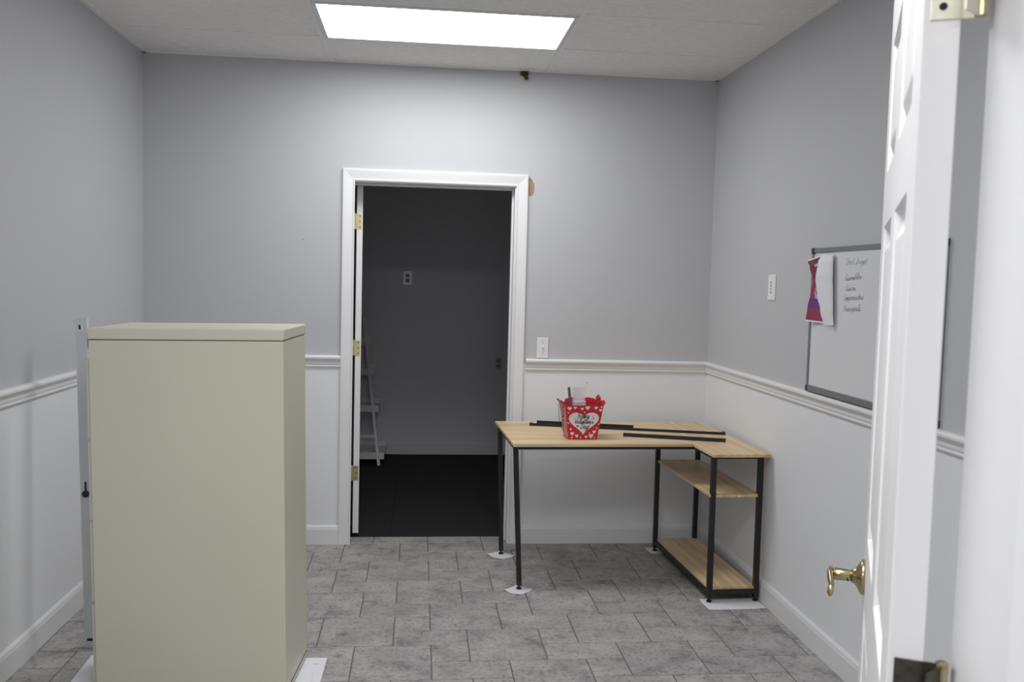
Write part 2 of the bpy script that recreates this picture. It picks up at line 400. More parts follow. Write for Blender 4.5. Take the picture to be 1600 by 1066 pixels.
# ------------------------------------------------------------------ panelled doors and hinges
def panel_mesh(bm, x0, x1, z0, z1, y, s):
    loops = []
    for ins, d in ((0, 0), (.008, .009), (.016, .011), (.020, .0105), (.042, .002), (.046, .0015)):
        loops.append([bm.verts.new(v) for v in ((x0 + ins, y - s * d, z0 + ins), (x1 - ins, y - s * d, z0 + ins), (x1 - ins, y - s * d, z1 - ins), (x0 + ins, y - s * d, z1 - ins))])
    for a, b in zip(loops, loops[1:]):
        for k in range(4): bm.faces.new((a[k], a[(k + 1) % 4], b[(k + 1) % 4], b[k]))
    bm.faces.new(loops[-1])
def panel_door(name, label, loc, rotz, L, H, T, zb, tilt=0.0):
    """local x: hinge edge to free edge, y from -T to 0, z up"""
    o = thing(name, label, 'door', loc, rotz); o['kind'] = 'structure'
    o.rotation_euler = (0, 0, rotz) if not tilt else (Matrix.Rotation(tilt, 4, 'Y') @ Matrix.Rotation(rotz, 4, 'Z')).to_euler()
    st, mu = .112, .10; c0, c1 = st, (L - mu) / 2; d0, d1 = (L + mu) / 2, L - st
    zr = [(.25, .97), (1.095, 1.668), (1.765, 1.99)]
    for a, b in ((0, st), (L - st, L)): obj('stile', B(a, b, -T, 0, zb, H, bev=.0015), 'door', o)
    edges = [zb] + [z for r in zr for z in r] + [H]
    for a, b in zip(edges[0::2], edges[1::2]): obj('rail', B(st, L - st, -T, 0, a, b), 'door', o)
    for a, b in zr: obj('mullion', B(c1, d0, -T, 0, a, b), 'door', o)
    for x0, x1 in ((c0, c1), (d0, d1)):
        for a, b in zr:
            bm = bmesh.new(); panel_mesh(bm, x0, x1, a, b, 0, 1); panel_mesh(bm, x0, x1, a, b, -T, -1)
            obj('panel', bm, 'door', o)
    return o
def hinge(parent, z0, z1, T, pin, leaf_mat, knuckle_mat, screws=True, jambdir=None, hole='hole', left=False):
    """leaf on the hinge edge (x=0 plane) of a door and its knuckle; pin = (x,y) local"""
    hg = obj('hinge', B(-.0022, .0, -T + .0065 * left, -.0065 * (not left), z0, z1, bev=.0009), leaf_mat, parent)
    bm = bmesh.new(); box(bm, -.0022, 0, *((0, pin[1] - .004) if left else (pin[1] + .004, -T)), z0, z1); obj('leaf_neck', bm, leaf_mat, hg)
    n = 5; h = (z1 - z0) / n
    for k in range(n):
        obj('knuckle', tube(bmesh.new(), [(pin[0], pin[1], z0 + h * k + .0006), (pin[0], pin[1], z0 + h * (k + 1) - .0006)], .0062, 14), knuckle_mat, hg, smooth=False)
    obj('pin_cap', tube(bmesh.new(), [(pin[0], pin[1], z1), (pin[0], pin[1], z1 + .003), (pin[0], pin[1], z1 + .005)], [.0065, .0065, .003], 12), knuckle_mat, hg)
    if screws:
        for zz in (z0 + .013, (z0 + z1) / 2 , z1 - .013):
            obj('screw', tube(bmesh.new(), [(-.0026, -T * .52, zz), (-.0018, -T * .52, zz)], .0040, 12), hole, hg)
    if jambdir:
        bm = bmesh.new(); a = Vector((pin[0], pin[1], 0)); d = Vector((*jambdir, 0)).normalized(); nrm = Vector((-d.y, d.x, 0)) * .0011
        q0, q1 = a + d * .004, a + d * .034
        hexa(bm, [q0 - nrm + Vector((0, 0, z0)), q1 - nrm + Vector((0, 0, z0)), q1 + nrm + Vector((0, 0, z0)), q0 + nrm + Vector((0, 0, z0))],
             [q0 - nrm + Vector((0, 0, z1)), q1 - nrm + Vector((0, 0, z1)), q1 + nrm + Vector((0, 0, z1)), q0 + nrm + Vector((0, 0, z1))])
        obj('jamb_leaf', bm, leaf_mat, hg)
    return hg

# door to the dark room, swung fully open into it
d1 = panel_door('door_1', 'white door standing open into the dark room, seen edge on', (-.042, .142, 0), math.pi / 2, .90, 2.09, .035, .02)
d1.rotation_euler.z = math.radians(97)
d1.location = (-.084, .152, 0)
for z0 in (1.834, 1.091, .341):
    h = hinge(d1, z0, z0 + .09, .035, (-.004, .012), 'brass_yellow' if z0 > .5 else 'brass', 'brass_yellow', hole='brass_dark', left=True)

# the near door
ANG = math.radians(26.3)
DT = .035
d2 = panel_door('door_2', 'white six panel door standing open with brass lever handle and hinges', (.785, -4.327, 0), math.pi / 2 - ANG, .86, 2.095, DT, .012, tilt=0.0)
jd = (-.62, .35)
h = hinge(d2, 1.825, 1.914, DT, (-.005, -DT - .0165), 'brass_pale', 'brass', jambdir=jd)
h = hinge(d2, 1.083, 1.172, DT, (-.005, -DT - .0165), 'brass_dark', 'brass', jambdir=jd, hole='brass_dark')
h = hinge(d2, .34, .429, DT, (-.005, -DT - .0165), 'brass_pale', 'brass', jambdir=jd)
# lever handle on both faces
for s, y0 in ((1, 0.0), (-1, -DT)):
    hx, hz = .795, 1.012
    P = lambda y: (hx, y0 + s * y, hz)
    hd = obj('lever_handle', tube(bmesh.new(), [P(0), P(.004), P(.006), P(.009), P(.013), P(.018), P(.022)], [.033, .033, .0325, .028, .020, .0145, .0135], 28), 'brass', d2, smooth=True)
    hd['label'] = 'aged brass lever handle'
    obj('neck', tube(bmesh.new(), [P(.020), P(.030), P(.0305), P(.055), P(.0565)], [.0110, .0105, .0108, .0118, .010], 20), 'brass', hd, smooth=True)
    bm = bmesh.new(); pts = []; rad = []
    for k in range(19):
        u = k / 18; x = hx + .012 - u * .105
        pts.append(Vector((x, y0 + s * (.0600 + .002 * math.sin(u * math.pi * 2)), hz + .004 * math.sin(u * 2 * math.pi) - .005 * u * u)))
        rad.append(.0115 - .004 * u + (.003 if .85 < u else 0))
    rings = []
    for k, (p_, r_) in enumerate(zip(pts, rad)):
        rings.append([bm.verts.new(p_ + Vector((0, s * .0052 * math.cos(a), r_ * math.sin(a)))) for a in [2 * math.pi * q / 14 for q in range(14)]])
    for a, b in zip(rings, rings[1:]):
        for q in range(14): bm.faces.new((a[q], a[(q + 1) % 14], b[(q + 1) % 14], b[q]))
    bm.faces.new(rings[0]); bm.faces.new(rings[-1])
    obj('lever', bm, 'brass', hd, smooth=True)
    obj('set_screw', tube(bmesh.new(), [(hx - .0108, y0 + s * .03, hz - .006), (hx - .0122, y0 + s * .03, hz - .006)], .0022, 8), 'hole', hd)
obj('latch_plate', B(.8595, .8607, -DT + .006, -.006, .985, 1.04), 'brass', d2)

# ------------------------------------------------------------------ outer room around the camera
HX0, HX1, HY0, HY1 = -2.2, 2.9, -8.6, YF - FT
struct('floor_outer', B(HX0, HX1, HY0, HY1, -.1, 0), 'stone')
struct('ceiling_outer', B(HX0, HX1, HY0, HY1, HC, HC + .1), 'ceil')
struct('wall_outer_left', B(HX0 - .1, HX0, HY0, HY1, 0, HC), 'wall_grey')
struct('wall_outer_right', B(HX1, HX1 + .1, HY0, HY1, 0, HC), 'wall_grey')
struct('wall_outer_back', B(HX0, HX1, HY0 - .1, HY0, 0, HC), 'wall_grey')
struct('wall_outer_front_left', B(HX0, XL - .12, HY1, HY1 + .1, 0, HC), 'wall_grey'); struct('wall_outer_front_right', B(XR + .12, HX1, HY1, HY1 + .1, 0, HC), 'wall_grey')
for x, y, lab in ((-1.75, -5.6, 'rectangular fluorescent light on the outer room ceiling close to the entrance wall'), (-.6, -7.9, 'rectangular fluorescent light on the outer room ceiling far from the entrance wall')):
    t = ceiling_light(x, y, lab, 'lamp_hall', 'outer room lights')
    t.location.z = HC - .012
    for ch in t.children:
        if ch.name.startswith('housing'): ch.scale.z = .1

# ------------------------------------------------------------------ filing cabinet
cab = thing('filing_cabinet', 'tall beige metal filing cabinet standing with its plain side to the doorway', 'cabinet', (-.139, -1.574, .0115), 0)
cab.rotation_euler = (0.0033, -.0163, -.0778)
CW, CD, CH = .687, .379, 1.352
obj('body', B(-CW, 0, -CD, 0, 0, CH - .0435, bev=.004), 'beige', cab)
obj('top_cap', B(-CW - .002, .002, -CD - .002, .002, CH - .041, CH, bev=.005), 'beige', cab)
obj('top_seam', B(-CW + .003, -.003, -CD + .003, -.003, CH - .045, CH - .040), 'beige_dark', cab)
zz = .06
for k in range(4):
    hgt = .298
    dr = obj('drawer', B(-CW - .014, -CW + .001, -CD + .012, -.012, zz, zz + hgt - .012, bev=.003), 'beige', cab)
    obj('pull', B(-CW - .024, -CW - .013, -CD + .06, -.06, zz + hgt - .05, zz + hgt - .03, bev=.003), 'alu', dr)
    zz += hgt
obj('side_seam', B(-.0005, .0012, -CD + .012, -.012, .02, .026), 'beige_dark', cab)

# sheets of paper lying under the feet
def sheet(label, cx, cy, w, d, rot, group, z=.0003, curl=0.0):
    bm = bmesh.new(); n = 6
    top = [[bm.verts.new((-w / 2 + w * i / n, -d / 2 + d * j / n, z + curl * max(0, (abs(i / n - .5) * 2 - .6) / .4) * max(0, (abs(j / n - .5) * 2 - .3) / .7))) for i in range(n + 1)] for j in range(n + 1)]
    for j in range(n):
        for i in range(n): bm.faces.new((top[j][i], top[j][i + 1], top[j + 1][i + 1], top[j + 1][i]))
    r = bmesh.ops.extrude_face_region(bm, geom=bm.faces[:])
    for v in [g for g in r['geom'] if isinstance(g, bmesh.types.BMVert)]: v.co.z += .0007
    return tag(obj('paper_sheet', bm, 'paper', None, (cx, cy, 0), (0, 0, rot)), label, 'paper', group)
PG = 'paper sheets under furniture feet'
sheet('white paper sheet under the cabinet, on the side of the steel channel', -.885, -1.665, .225, .30, .03, PG)
sp_ = sheet('white paper sheet poking out from under the plain side of the cabinet', -.168, -1.72, .216, .279, -.02, PG)

# printed marks on the sheet by the cabinet
bm = bmesh.new()
for k in range(5): box(bm, .062 + .004 * k, .064 + .004 * k, .075 + .003 * (k % 2), .083, .0012, .00145)
for k in range(4): box(bm, .07 + .002 * k, .0708 + .002 * k, -.02 - .03 * k, .0 - .03 * k, .0012, .00145)
obj('print', bm, 'bare', sp_)['kind'] = 'stuff'

# perforated steel channel stood on end beside the cabinet
t = thing('metal_channel', 'grey perforated steel channel leaning upright beside the beige cabinet', 'metal channel', (-1.034, -1.44, 0), 0)
t.rotation_euler = (-.01, -.026, -.05)
LH = 1.362; WB = .022; PD = .020
bm = bmesh.new()
def web(bm, z0, z1, x0=-WB, x1=WB): box(bm, x0, x1, -.0015, 0, z0, z1)
web(bm, 0, .028); web(bm, .028, .040, -WB, -.012); web(bm, .028, .040, .012, WB); web(bm, .040, 1.315)
web(bm, 1.315, 1.333, -WB, -.010); web(bm, 1.315, 1.333, .012, WB); web(bm, 1.333, LH)
obj('folded_edge', bm, 'zinc', t)
for x in (-WB, WB - .0015): obj('flange', B(x, x + .0015, 0, PD, 0, LH), 'zinc', t)
obj('slot_backing', B(-.013, .013, .0005, .002, .024, .044), 'hole', t)
obj('tab', B(-.002, .010, -.0005, .003, 1.314, 1.334), 'paper', t)
obj('tab_hole', B(-.011, -.002, .0005, .003, 1.314, 1.334), 'hole', t)
bm = bmesh.new()
tube(bm, [(0, -.0012, .642), (0, -.007, .642)], .0145, 16); obj('keyhole_plug', bm, 'plastic', t)
obj('keyhole_slot', B(-.0035, .0035, -.005, -.0012, .650, .692, bev=.001), 'plastic', t)
for z in (1.27, .93, .73, .52, .25): obj('clip', B(WB, WB + .005, .002, .016, z - .03, z + .03, bev=.001), 'alu', t)

# ------------------------------------------------------------------ L-shaped desk
DZ = .75
DA = .042
desk = thing('desk', 'L-shaped desk with light oak tops, shelves and thin black steel legs', 'desk', (.765, -.835, 0), DA)
ML, MD, RW, RF = .927, .715, .292, -.28
obj('desk_top', B(0, ML, 0, MD, DZ - .016, DZ, bev=.002), 'wood_x', desk)
obj('return_top', B(ML + .003, ML + .003 + RW, RF, MD + .0, DZ - .016, DZ, bev=.002), 'wood_y', desk)
FZ = DZ - .016
LEG = .024
def leg(a, b, zt=FZ, zb=.022):
    bm = bmesh.new(); beam(bm, (b[0], b[1], zb), (a[0], a[1], zt), LEG, LEG, (0, 1, 0))
    o = obj('leg', bm, 'black', desk)
    obj('foot', tube(bmesh.new(), [(b[0], b[1], .0018), (b[0], b[1], .010), (b[0], b[1], .011), (b[0], b[1], .026)], [.013, .013, .005, .005], 14), 'black', o)
    for z in (.085, .36, .46, .60):
        u = (z - zb) / (zt - zb); x = b[0] + (a[0] - b[0]) * u; y = b[1] + (a[1] - b[1]) * u
        obj('bolt_hole', tube(bmesh.new(), [(x, y - LEG / 2 + .0005, z), (x, y - LEG / 2 - .0006, z)], .0035, 10), 'hole', o)
legs = {'FL': ((.018, .036), (.054, .040)), 'BL': ((.016, .623), (.040, .623)), 'sFL': ((.958, -.215), (.963, -.212)), 'sFR': ((1.200, -.212), (1.203, -.210)),
        'sBL': ((.946, .629), (.949, .629)), 'sBR': ((1.190, .632), (1.188, .632))}
for a, b in legs.values(): leg(a, b)
fr = .018
bm = bmesh.new(); y0, y1, x0 = .036, .623, .018
for a, b in (((x0, y0), (.96, y0)), ((x0, y1), (.96, y1)), ((x0, y0), (x0, y1))): beam(bm, (*a, FZ - fr / 2), (*b, FZ - fr / 2), fr, fr)
obj('desk_frame', bm, 'black', desk)
bm = bmesh.new()
for a, b in ((legs['sFL'][0], legs['sFR'][0]), (legs['sFL'][0], legs['sBL'][0]), (legs['sFR'][0], legs['sBR'][0]), (legs['sBL'][0], legs['sBR'][0])): beam(bm, (*a, FZ - fr / 2), (*b, FZ - fr / 2), fr, fr)
obj('return_frame', bm, 'black', desk)
bm = bmesh.new()
for a, b in ((legs['sFL'][1], legs['sFR'][1]), (legs['sFL'][1], legs['sBL'][1]), (legs['sFR'][1], legs['sBR'][1]), (legs['sBL'][1], legs['sBR'][1])): beam(bm, (*a, .052), (*b, .052), .020, .024)
obj('shelf_frame', bm, 'black', desk)
obj('shelf', B(.957, 1.202, -.214, .634, .060, .074, bev=.0015), 'wood_y', desk)
ms = obj('shelf', B(.945, 1.202, -.222, .634, .525, .540, bev=.0015), 'wood_y', desk)
obj('sticker', B(1.085, 1.100, -.2235, -.2215, .527, .535), 'paper', ms)

sheet('small white paper under the back leg of the desk beside the doorway', .772, -.235, .105, .125, .55, PG, curl=.006)
sheet('small white paper under the front leg of the desk at its free end', .809, -.812, .105, .105, .75, PG, curl=.006)
sheet('long white paper strip under the front feet of the desk shelves', 1.845, -1.035, .29, .145, .04, PG, curl=.002)
sheet('small white paper under the back foot of the desk shelves', 1.70, -.165, .11, .115, .1, PG, curl=.003)

# black metal bars lying on the desk
def flat_bar(label, p, q, w, h, holes=0, bolts=False, z=DZ):
    p, q = Vector((*p, 0)), Vector((*q, 0)); L = (q - p).length; a = math.atan2(q.y - p.y, q.x - p.x)
    t = thing('metal_bar', label, 'metal bar', ((p.x + q.x) / 2, (p.y + q.y) / 2, z), a, 'loose bars on the desk')
    bm = bmesh.new(); box(bm, -L / 2, L / 2, -w / 2, w / 2, 0, .002); box(bm, -L / 2, L / 2, w / 2 - .002, w / 2, .002, h)
    obj('angle', bm, 'bar', t)
    for s in (-1, 1):
        obj('end_hole', tube(bmesh.new(), [(s * (L / 2 - .02), 0, .002), (s * (L / 2 - .02), 0, .0026)], .004, 10), 'alu', t)
    if bolts:
        for s in (-1, 1): obj('bolt', tube(bmesh.new(), [(s * (L / 2 - .008), -.004, .002), (s * (L / 2 - .008), -.004, .014), (s * (L / 2 - .008), -.004, .018)], [.011, .011, .006], 12), 'bar', t)
    return t
flat_bar('long thin black metal bar with bolted ends lying behind the red pail', (.918, -.262), (1.955, -.520), .022, .012, bolts=True)
flat_bar('short wide black metal bar with a raised edge behind the red pail', (.962, -.205), (1.49, -.345), .036, .017)
flat_bar('plain black metal bar lying across the joint of the desk tops', (1.375, -.590), (1.882, -.742), .024, .017)

# ------------------------------------------------------------------ lettering in single strokes (units: x-height 1)
GL = {
 'a': ([[(.75, .85), (.45, 1), (.1, .75), (.05, .3), (.3, 0), (.6, .3), (.78, .95), (.72, .2), (.95, 0), (1.1, .15)]], 1.1),
 'b': ([[(0, .3), (.35, 1.4), (.4, 2.1), (.2, 2.1), (.1, 1.2), (.1, .1), (.4, 0), (.7, .4), (.6, .85), (.95, .8)]], .95),
 'c': ([[(.65, .8), (.4, 1), (.05, .6), (.15, .1), (.45, 0), (.8, .25)]], .8),
 'd': ([[(.7, .85), (.4, 1), (.05, .55), (.2, .0), (.55, .3), (.85, 2.1), (.75, .2), (1.05, .1)]], 1.05),
 'e': ([[(0, .3), (.4, .5), (.6, .8), (.4, 1), (.12, .7), (.15, .1), (.45, 0), (.85, .3)]], .85),
 'f': ([[(0, .2), (.5, 1.4), (.6, 2.1), (.35, 2.0), (.25, .8), (.15, -.8), (.4, -.6), (.3, 0), (.7, .3)]], .7),
 'g': ([[(.7, .85), (.4, 1), (.05, .6), (.2, .1), (.55, .3), (.75, .95), (.65, -.5), (.3, -.9), (.1, -.6), (.95, .2)]], .95),
 'i': ([[(0, .2), (.25, 1), (.22, .2), (.4, 0), (.6, .2)], [(.35, 1.45), (.37, 1.55)]], .6),
 'l': ([[(0, .2), (.4, 1.4), (.42, 2.1), (.22, 2.0), (.18, .3), (.4, 0), (.6, .2)]], .6),
 'm': ([[(0, .2), (.15, 1), (.15, 0), (.35, .85), (.5, .9), (.5, 0), (.7, .85), (.88, .9), (.88, .1), (1.1, .1)]], 1.1),
 'n': ([[(0, .2), (.15, 1), (.15, 0), (.4, .9), (.6, .85), (.6, .1), (.85, .1)]], .85),
 'o': ([[(.5, 1), (.1, .8), (.1, .15), (.45, 0), (.7, .4), (.5, 1), (.95, .8)]], .95),
 'p': ([[(0, .3), (.2, 1), (.1, -.9), (.2, .7), (.5, 1), (.75, .7), (.55, .05), (.25, .1), (.9, .15)]], .9),
 'r': ([[(0, .2), (.15, 1), (.15, 0), (.3, .8), (.6, .95), (.7, .75)]], .75),
 's': ([[(0, .1), (.45, 1), (.3, .75), (.6, .35), (.45, 0), (.1, .1), (.75, .1)]], .75),
 't': ([[(.1, .3), (.35, 1.8), (.25, .2), (.5, 0), (.7, .2)], [(.0, 1.25), (.65, 1.35)]], .7),
 'y': ([[(0, .8), (.15, 1), (.2, .2), (.5, .1), (.75, 1), (.6, -.5), (.25, -.9), (.05, -.6), (.9, .3)]], .9),
 'A': ([[(0, 0), (.4, 1.2), (.7, 2.1), (.85, .9), (.95, 0)], [(.15, .75), (1.1, .85)]], 1.15),
 'V': ([[(0, 1.9), (.15, 2.0), (.45, 0), (.8, 1.5), (1.1, 2.1)]], 1.0),
 'E': ([[(.95, 1.9), (.5, 2.1), (.2, 1.7), (.5, 1.15), (.15, .8), (.1, .2), (.5, 0), (1, .3)]], 1.05),
 'P': ([[(.2, 0), (.35, 2), (.25, 1.9), (.8, 2.1), (1.1, 1.6), (.8, 1.1), (.35, 1.1)]], 1.0),
 'D': ([[(.35, 2.0), (.25, 0), (.1, .1), (.7, .05), (1.2, .8), (1.0, 1.8), (.4, 2.1), (.05, 1.7)]], 1.3),
 'H': ([[(.0, 1.7), (.25, 2.1), (.3, 1.0), (.15, 0)], [(1.0, 2.1), (.9, 1.0), (.85, 0), (1.1, .1)], [(.1, 1.05), (1.0, 1.15)]], 1.2),
 "'": ([[(.1, 2.1), (.05, 1.7)]], .3), '!': ([[(.25, 2.1), (.15, .6)], [(.1, .1), (.12, 0)]], .4), ' ': ([], .7),
}
def smooth_line(pts, n=4):
    if len(pts) < 3: return pts
    P = [pts[0]] + list(pts) + [pts[-1]]; out = []
    for i in range(1, len(P) - 2):
        a, b, c, d = (Vector(P[i + k]) for k in (-1, 0, 1, 2))
        for k in range(n):
            t = k / n
            out.append(tuple(.5 * (2 * b + (c - a) * t + (2 * a - 5 * b + 4 * c - d) * t * t + (3 * b - a - 3 * c + d) * t ** 3)))
    out.append(pts[-1]); return out
def script(bm, text, x, y, s, pen, slant=.25, thick=.0004, rise=0.0, off=0.0, jitter=0.0, wide=1.0):
    """strokes as thin raised ribbons; local plane x (right), z (up); front towards -y"""
    rr = random.Random(text)
    cx = x
    for ch in text:
        strokes, adv = GL[ch]
        dy = rr.uniform(-1, 1) * jitter
        for st in strokes:
            pts = smooth_line([(cx + (px + slant * pz) * s * wide, y + pz * s + rise * (cx - x) + dy * s) for px, pz in st])
            for (ax, az), (bx, bz) in zip(pts, pts[1:]):
                d = Vector((bx - ax, bz - az))
                if d.length < 1e-6: continue
                d.normalize(); n = Vector((-d.y, d.x)) * pen / 2; e = d * pen * .35
                q = [(ax - e.x - n.x, az - e.y - n.y), (bx + e.x - n.x, bz + e.y - n.y), (bx + e.x + n.x, bz + e.y + n.y), (ax - e.x + n.x, az - e.y + n.y)]
                v = [bm.verts.new((u, off - thick, w_)) for u, w_ in q]
                bm.faces.new(v)
        cx += adv * s * wide
    return cx - x
def heart_pts(n=28):
    out = []
    for k in range(n):
        t = 2 * math.pi * k / n; out.append((16 * math.sin(t) ** 3 / 32, (13 * math.cos(t) - 5 * math.cos(2 * t) - 2 * math.cos(3 * t) - math.cos(4 * t)) / 32))
    return out

# ------------------------------------------------------------------ valentine pail on the desk
pail = thing('gift_pail', "red paper pail printed with white hearts and Happy Valentine's Day", 'pail', (1.135, -.640, DZ + .001), .07)
bw, bd, tw, td, PH = .151, .110, .200, .150, .178
def pf(u, v, face, off=0.0):
    """point on a face of the pail: u -1..1 across, v 0..1 up"""
    hw = (bw + (tw - bw) * v) / 2; hd = (bd + (td - bd) * v) / 2; z = PH * v
    if face == 'front': return Vector((u * hw, -hd - off, z))
    if face == 'left': return Vector((-hw - off, -u * hd, z))
    if face == 'right': return Vector((hw + off, u * hd, z))
    return Vector((-u * hw, hd + off, z))
bm = bmesh.new()
def ring(w_, d_, z, ins=0): return [bm.verts.new(v) for v in ((-w_ / 2 + ins, -d_ / 2 + ins, z), (w_ / 2 - ins, -d_ / 2 + ins, z), (w_ / 2 - ins, d_ / 2 - ins, z), (-w_ / 2 + ins, d_ / 2 - ins, z))]
a, b, c, d = ring(bw, bd, 0), ring(tw, td, PH), ring(tw, td, PH, .002), ring(bw, bd, .003, .002)
for p_, q_ in ((a, b), (b, c), (c, d)):
    for k in range(4): bm.faces.new((p_[k], p_[(k + 1) % 4], q_[(k + 1) % 4], q_[k]))
bm.faces.new(a[::-1]); bm.faces.new(d)
obj('pail_body', bm, 'red', pail)
# scalloped flaps along the side rims
def flap(x0, x1, y, h, lean, nm='flap', along='y', mat='red'):
    bm = bmesh.new(); n = 12; f = []; bk = []
    for k in range(n + 1):
        u = k / n; xx = x0 + (x1 - x0) * u; hh = h * (.55 + .45 * abs(math.sin(u * math.pi * 2)))
        lo = (y, xx, PH - .004) if along == 'y' else (xx, y, PH - .004)
        hi = (y + lean, xx, PH + hh) if along == 'y' else (xx, y + lean, PH + hh)
        f.append((bm.verts.new(lo), bm.verts.new(hi)))
    for p_, q_ in zip(f, f[1:]): bm.faces.new((p_[0], q_[0], q_[1], p_[1]))
    r = bmesh.ops.extrude_face_region(bm, geom=bm.faces[:])
    for v in [g for g in r['geom'] if isinstance(g, bmesh.types.BMVert)]:
        if along == 'y': v.co.x += .0012
        else: v.co.y += .0012
    return obj(nm, bm, mat, pail)
flap(-td / 2, td / 2, -tw / 2, .022, -.014); flap(-td / 2, td / 2, tw / 2 - .002, .024, .012)
flap(-tw / 2 + .03, tw / 2, td / 2 - .002, .022, .004, along='x')
# twisted tab at the corner
bm = bmesh.new()
for k in range(5):
    z0 = PH + .002 + k * .009; r_ = .015 - .0012 * k + .004 * (k % 2); ang = k * .5
    q0 = [(tw / 2 - .012 + r_ * math.cos(ang + i * math.pi / 2), -.01 + r_ * .7 * math.sin(ang + i * math.pi / 2), z0) for i in range(4)]
    q1 = [(tw / 2 - .012 + r_ * .8 * math.cos(ang + .3 + i * math.pi / 2), -.01 + r_ * .6 * math.sin(ang + .3 + i * math.pi / 2), z0 + .009) for i in range(4)]
    hexa(bm, q0, q1)
obj('folded_tab', bm, 'red', pail)
# wire handle hanging at the side
bm = bmesh.new(); tube(bm, [(-tw / 2 - .006, -.055, PH - .006), (-tw / 2 - .010, -.060, PH * .75), (-tw / 2 - .004, -.05, PH * .4), (-bw / 2 - .016, -.02, PH * .22), (-bw / 2 - .015, .03, PH * .22), (-tw / 2 - .002, .055, PH * .5), (-tw / 2 - .006, .06, PH - .006)], .0014, 6)
obj('wire_handle', bm, 'plastic', pail)
def on_face(bm, pts, face, u0, v0, su, sv, off):
    vs = [bm.verts.new(pf(max(-.99, min(.99, u0 + su * x)), max(.012, min(.99, v0 + sv * y)), face, off)) for x, y in pts]; bm.faces.new(vs)
bm = bmesh.new(); on_face(bm, heart_pts(40), 'front', .0, .515, 1.76, .74, .0006)
obj('heart_panel', bm, 'pwhite', pail)
bm = bmesh.new(); rh = random.Random(3); hp = heart_pts(16)
spots = [(-.80, .91, .21), (-.50, .93, .15), (-.12, .90, .15), (.17, .93, .23), (.62, .93, .18), (.88, .86, .16), (-.88, .78, .08), (.02, .80, .08), (-.80, .30, .12), (-.72, .17, .22), (-.42, .10, .2), (-.75, .05, .12), (-.15, .05, .1), (.22, .07, .18), (.55, .10, .27), (.72, .22, .2), (.84, .33, .1), (.80, .04, .1), (-.93, .48, .1), (.90, .95, .1), (.93, .45, .08), (.42, .19, .08)]
for u, v, s in spots:
    b2 = bmesh.new(); on_face(b2, hp, 'front', u, v, s * 1.15, s * .60, .0007); obj('heart', b2, 'pwhite', pail)
for face in ('left', 'right', 'back'):
    for i in range(7):
        for j in range(9):
            s = rh.uniform(.14, .26); on_face(bm, hp, face, -.82 + i * .27 + rh.uniform(-.06, .06), .06 + j * .108 + (.05 if i % 2 else 0), s, s * .40, .0007)
obj('heart_print', bm, 'pwhite', pail)['kind'] = 'stuff'
tilt = math.atan2((td - bd) / 2, PH)
txt = bpy.data.objects.new('lettering', bpy.data.meshes.new('lettering')); link(txt); txt.parent = pail
bm = bmesh.new()
for text, xc, z, sz in (('Happy', -.003, .113, .0128), ("Valentine's", .002, .084, .0118), ('Day!', .008, .057, .0128)):
    b2 = bmesh.new(); wid = script(b2, text, 0, 0, sz, .002); b2.free(); script(bm, text, xc - wid / 2 - .002, z, sz, .0025)
bm.to_mesh(txt.data); bm.free(); txt.data.materials.append(M['pblack'])
txt.location = (0, -bd / 2 - .0010, 0); txt.rotation_euler = (tilt, 0, 0)
for u, v, s in ((-.36, .385, .17), (.58, .62, .10), (.49, .69, .08)):
    b2 = bmesh.new(); on_face(b2, hp, 'front', u, v, s, s * .5, .0010); obj('accent_heart', b2, 'red', pail)
# things standing in the pail
t = thing('plastic_sleeve', 'clear plastic sleeve sticking out of the red pail', 'plastic sleeve', (1.125, -.640, DZ + .004), .07)
bm = bmesh.new()
box(bm, -.034, .030, -.004, -.002, .06, .262); box(bm, -.034, .030, .012, .014, .06, .255)
obj('sheet', bm, 'clear', t)
bm = bmesh.new(); box(bm, -.03, .035, -.006, .016, .15, .188, bev=.004); obj('insert', bm, 'insert', t)
t2 = obj('plastic_rod', beam(bmesh.new(), (-.028, -.01, .004), (-.062, -.018, .263), .013, .008, (0, 1, 0)), 'stick', None, (1.125, -.640, DZ + .003), (0, 0, .07))
tag(t2, 'dark grey flat rod leaning out of the red pail', 'rod')

# ------------------------------------------------------------------ whiteboard on the right wall (local x along the wall towards the entrance, front -y)
wb = thing('whiteboard', 'whiteboard in a grey aluminium frame with handwriting, above the chair rail', 'whiteboard', (XR - .0, -1.42, 1.108), -math.pi / 2)
WL, WH = 1.0, .622
obj('writing_surface', B(.012, WL - .012, -.012, -.004, .012, WH - .012), 'board', wb)
obj('frame_rail', B(.02, WL - .02, -.018, -.001, WH - .020, WH, bev=.002), 'alu', wb)
obj('frame_rail', B(.02, WL - .02, -.020, -.001, 0, .026, bev=.002), 'alu', wb)
for x in (0, WL - .013): obj('frame_stile', B(x, x + .013, -.018, -.001, .02, WH - .02, bev=.002), 'alu', wb)
for x in (-.002, WL - .022):
    for z in (-.002, WH - .024): obj('corner_cap', B(x, x + .024, -.021, -.0005, z, z + .026, bev=.003), 'plastic', wb)
bm = bmesh.new(); script(bm, "Don't forget", .305, .548, 0.0115, .0013, off=-.0122, jitter=.1, wide=1.55); obj('handwriting', bm, 'ink_teal', wb)
bm = bmesh.new()
for text, x, z in (('Assembler', .300, .482), ('Vision', .310, .440), ('Empanadas', .298, .402), ('Principals', .300, .358)): script(bm, text, x, z, 0.0120, .0014, off=-.0122, rise=.06, jitter=.12, wide=1.55)
obj('handwriting', bm, 'ink', wb)

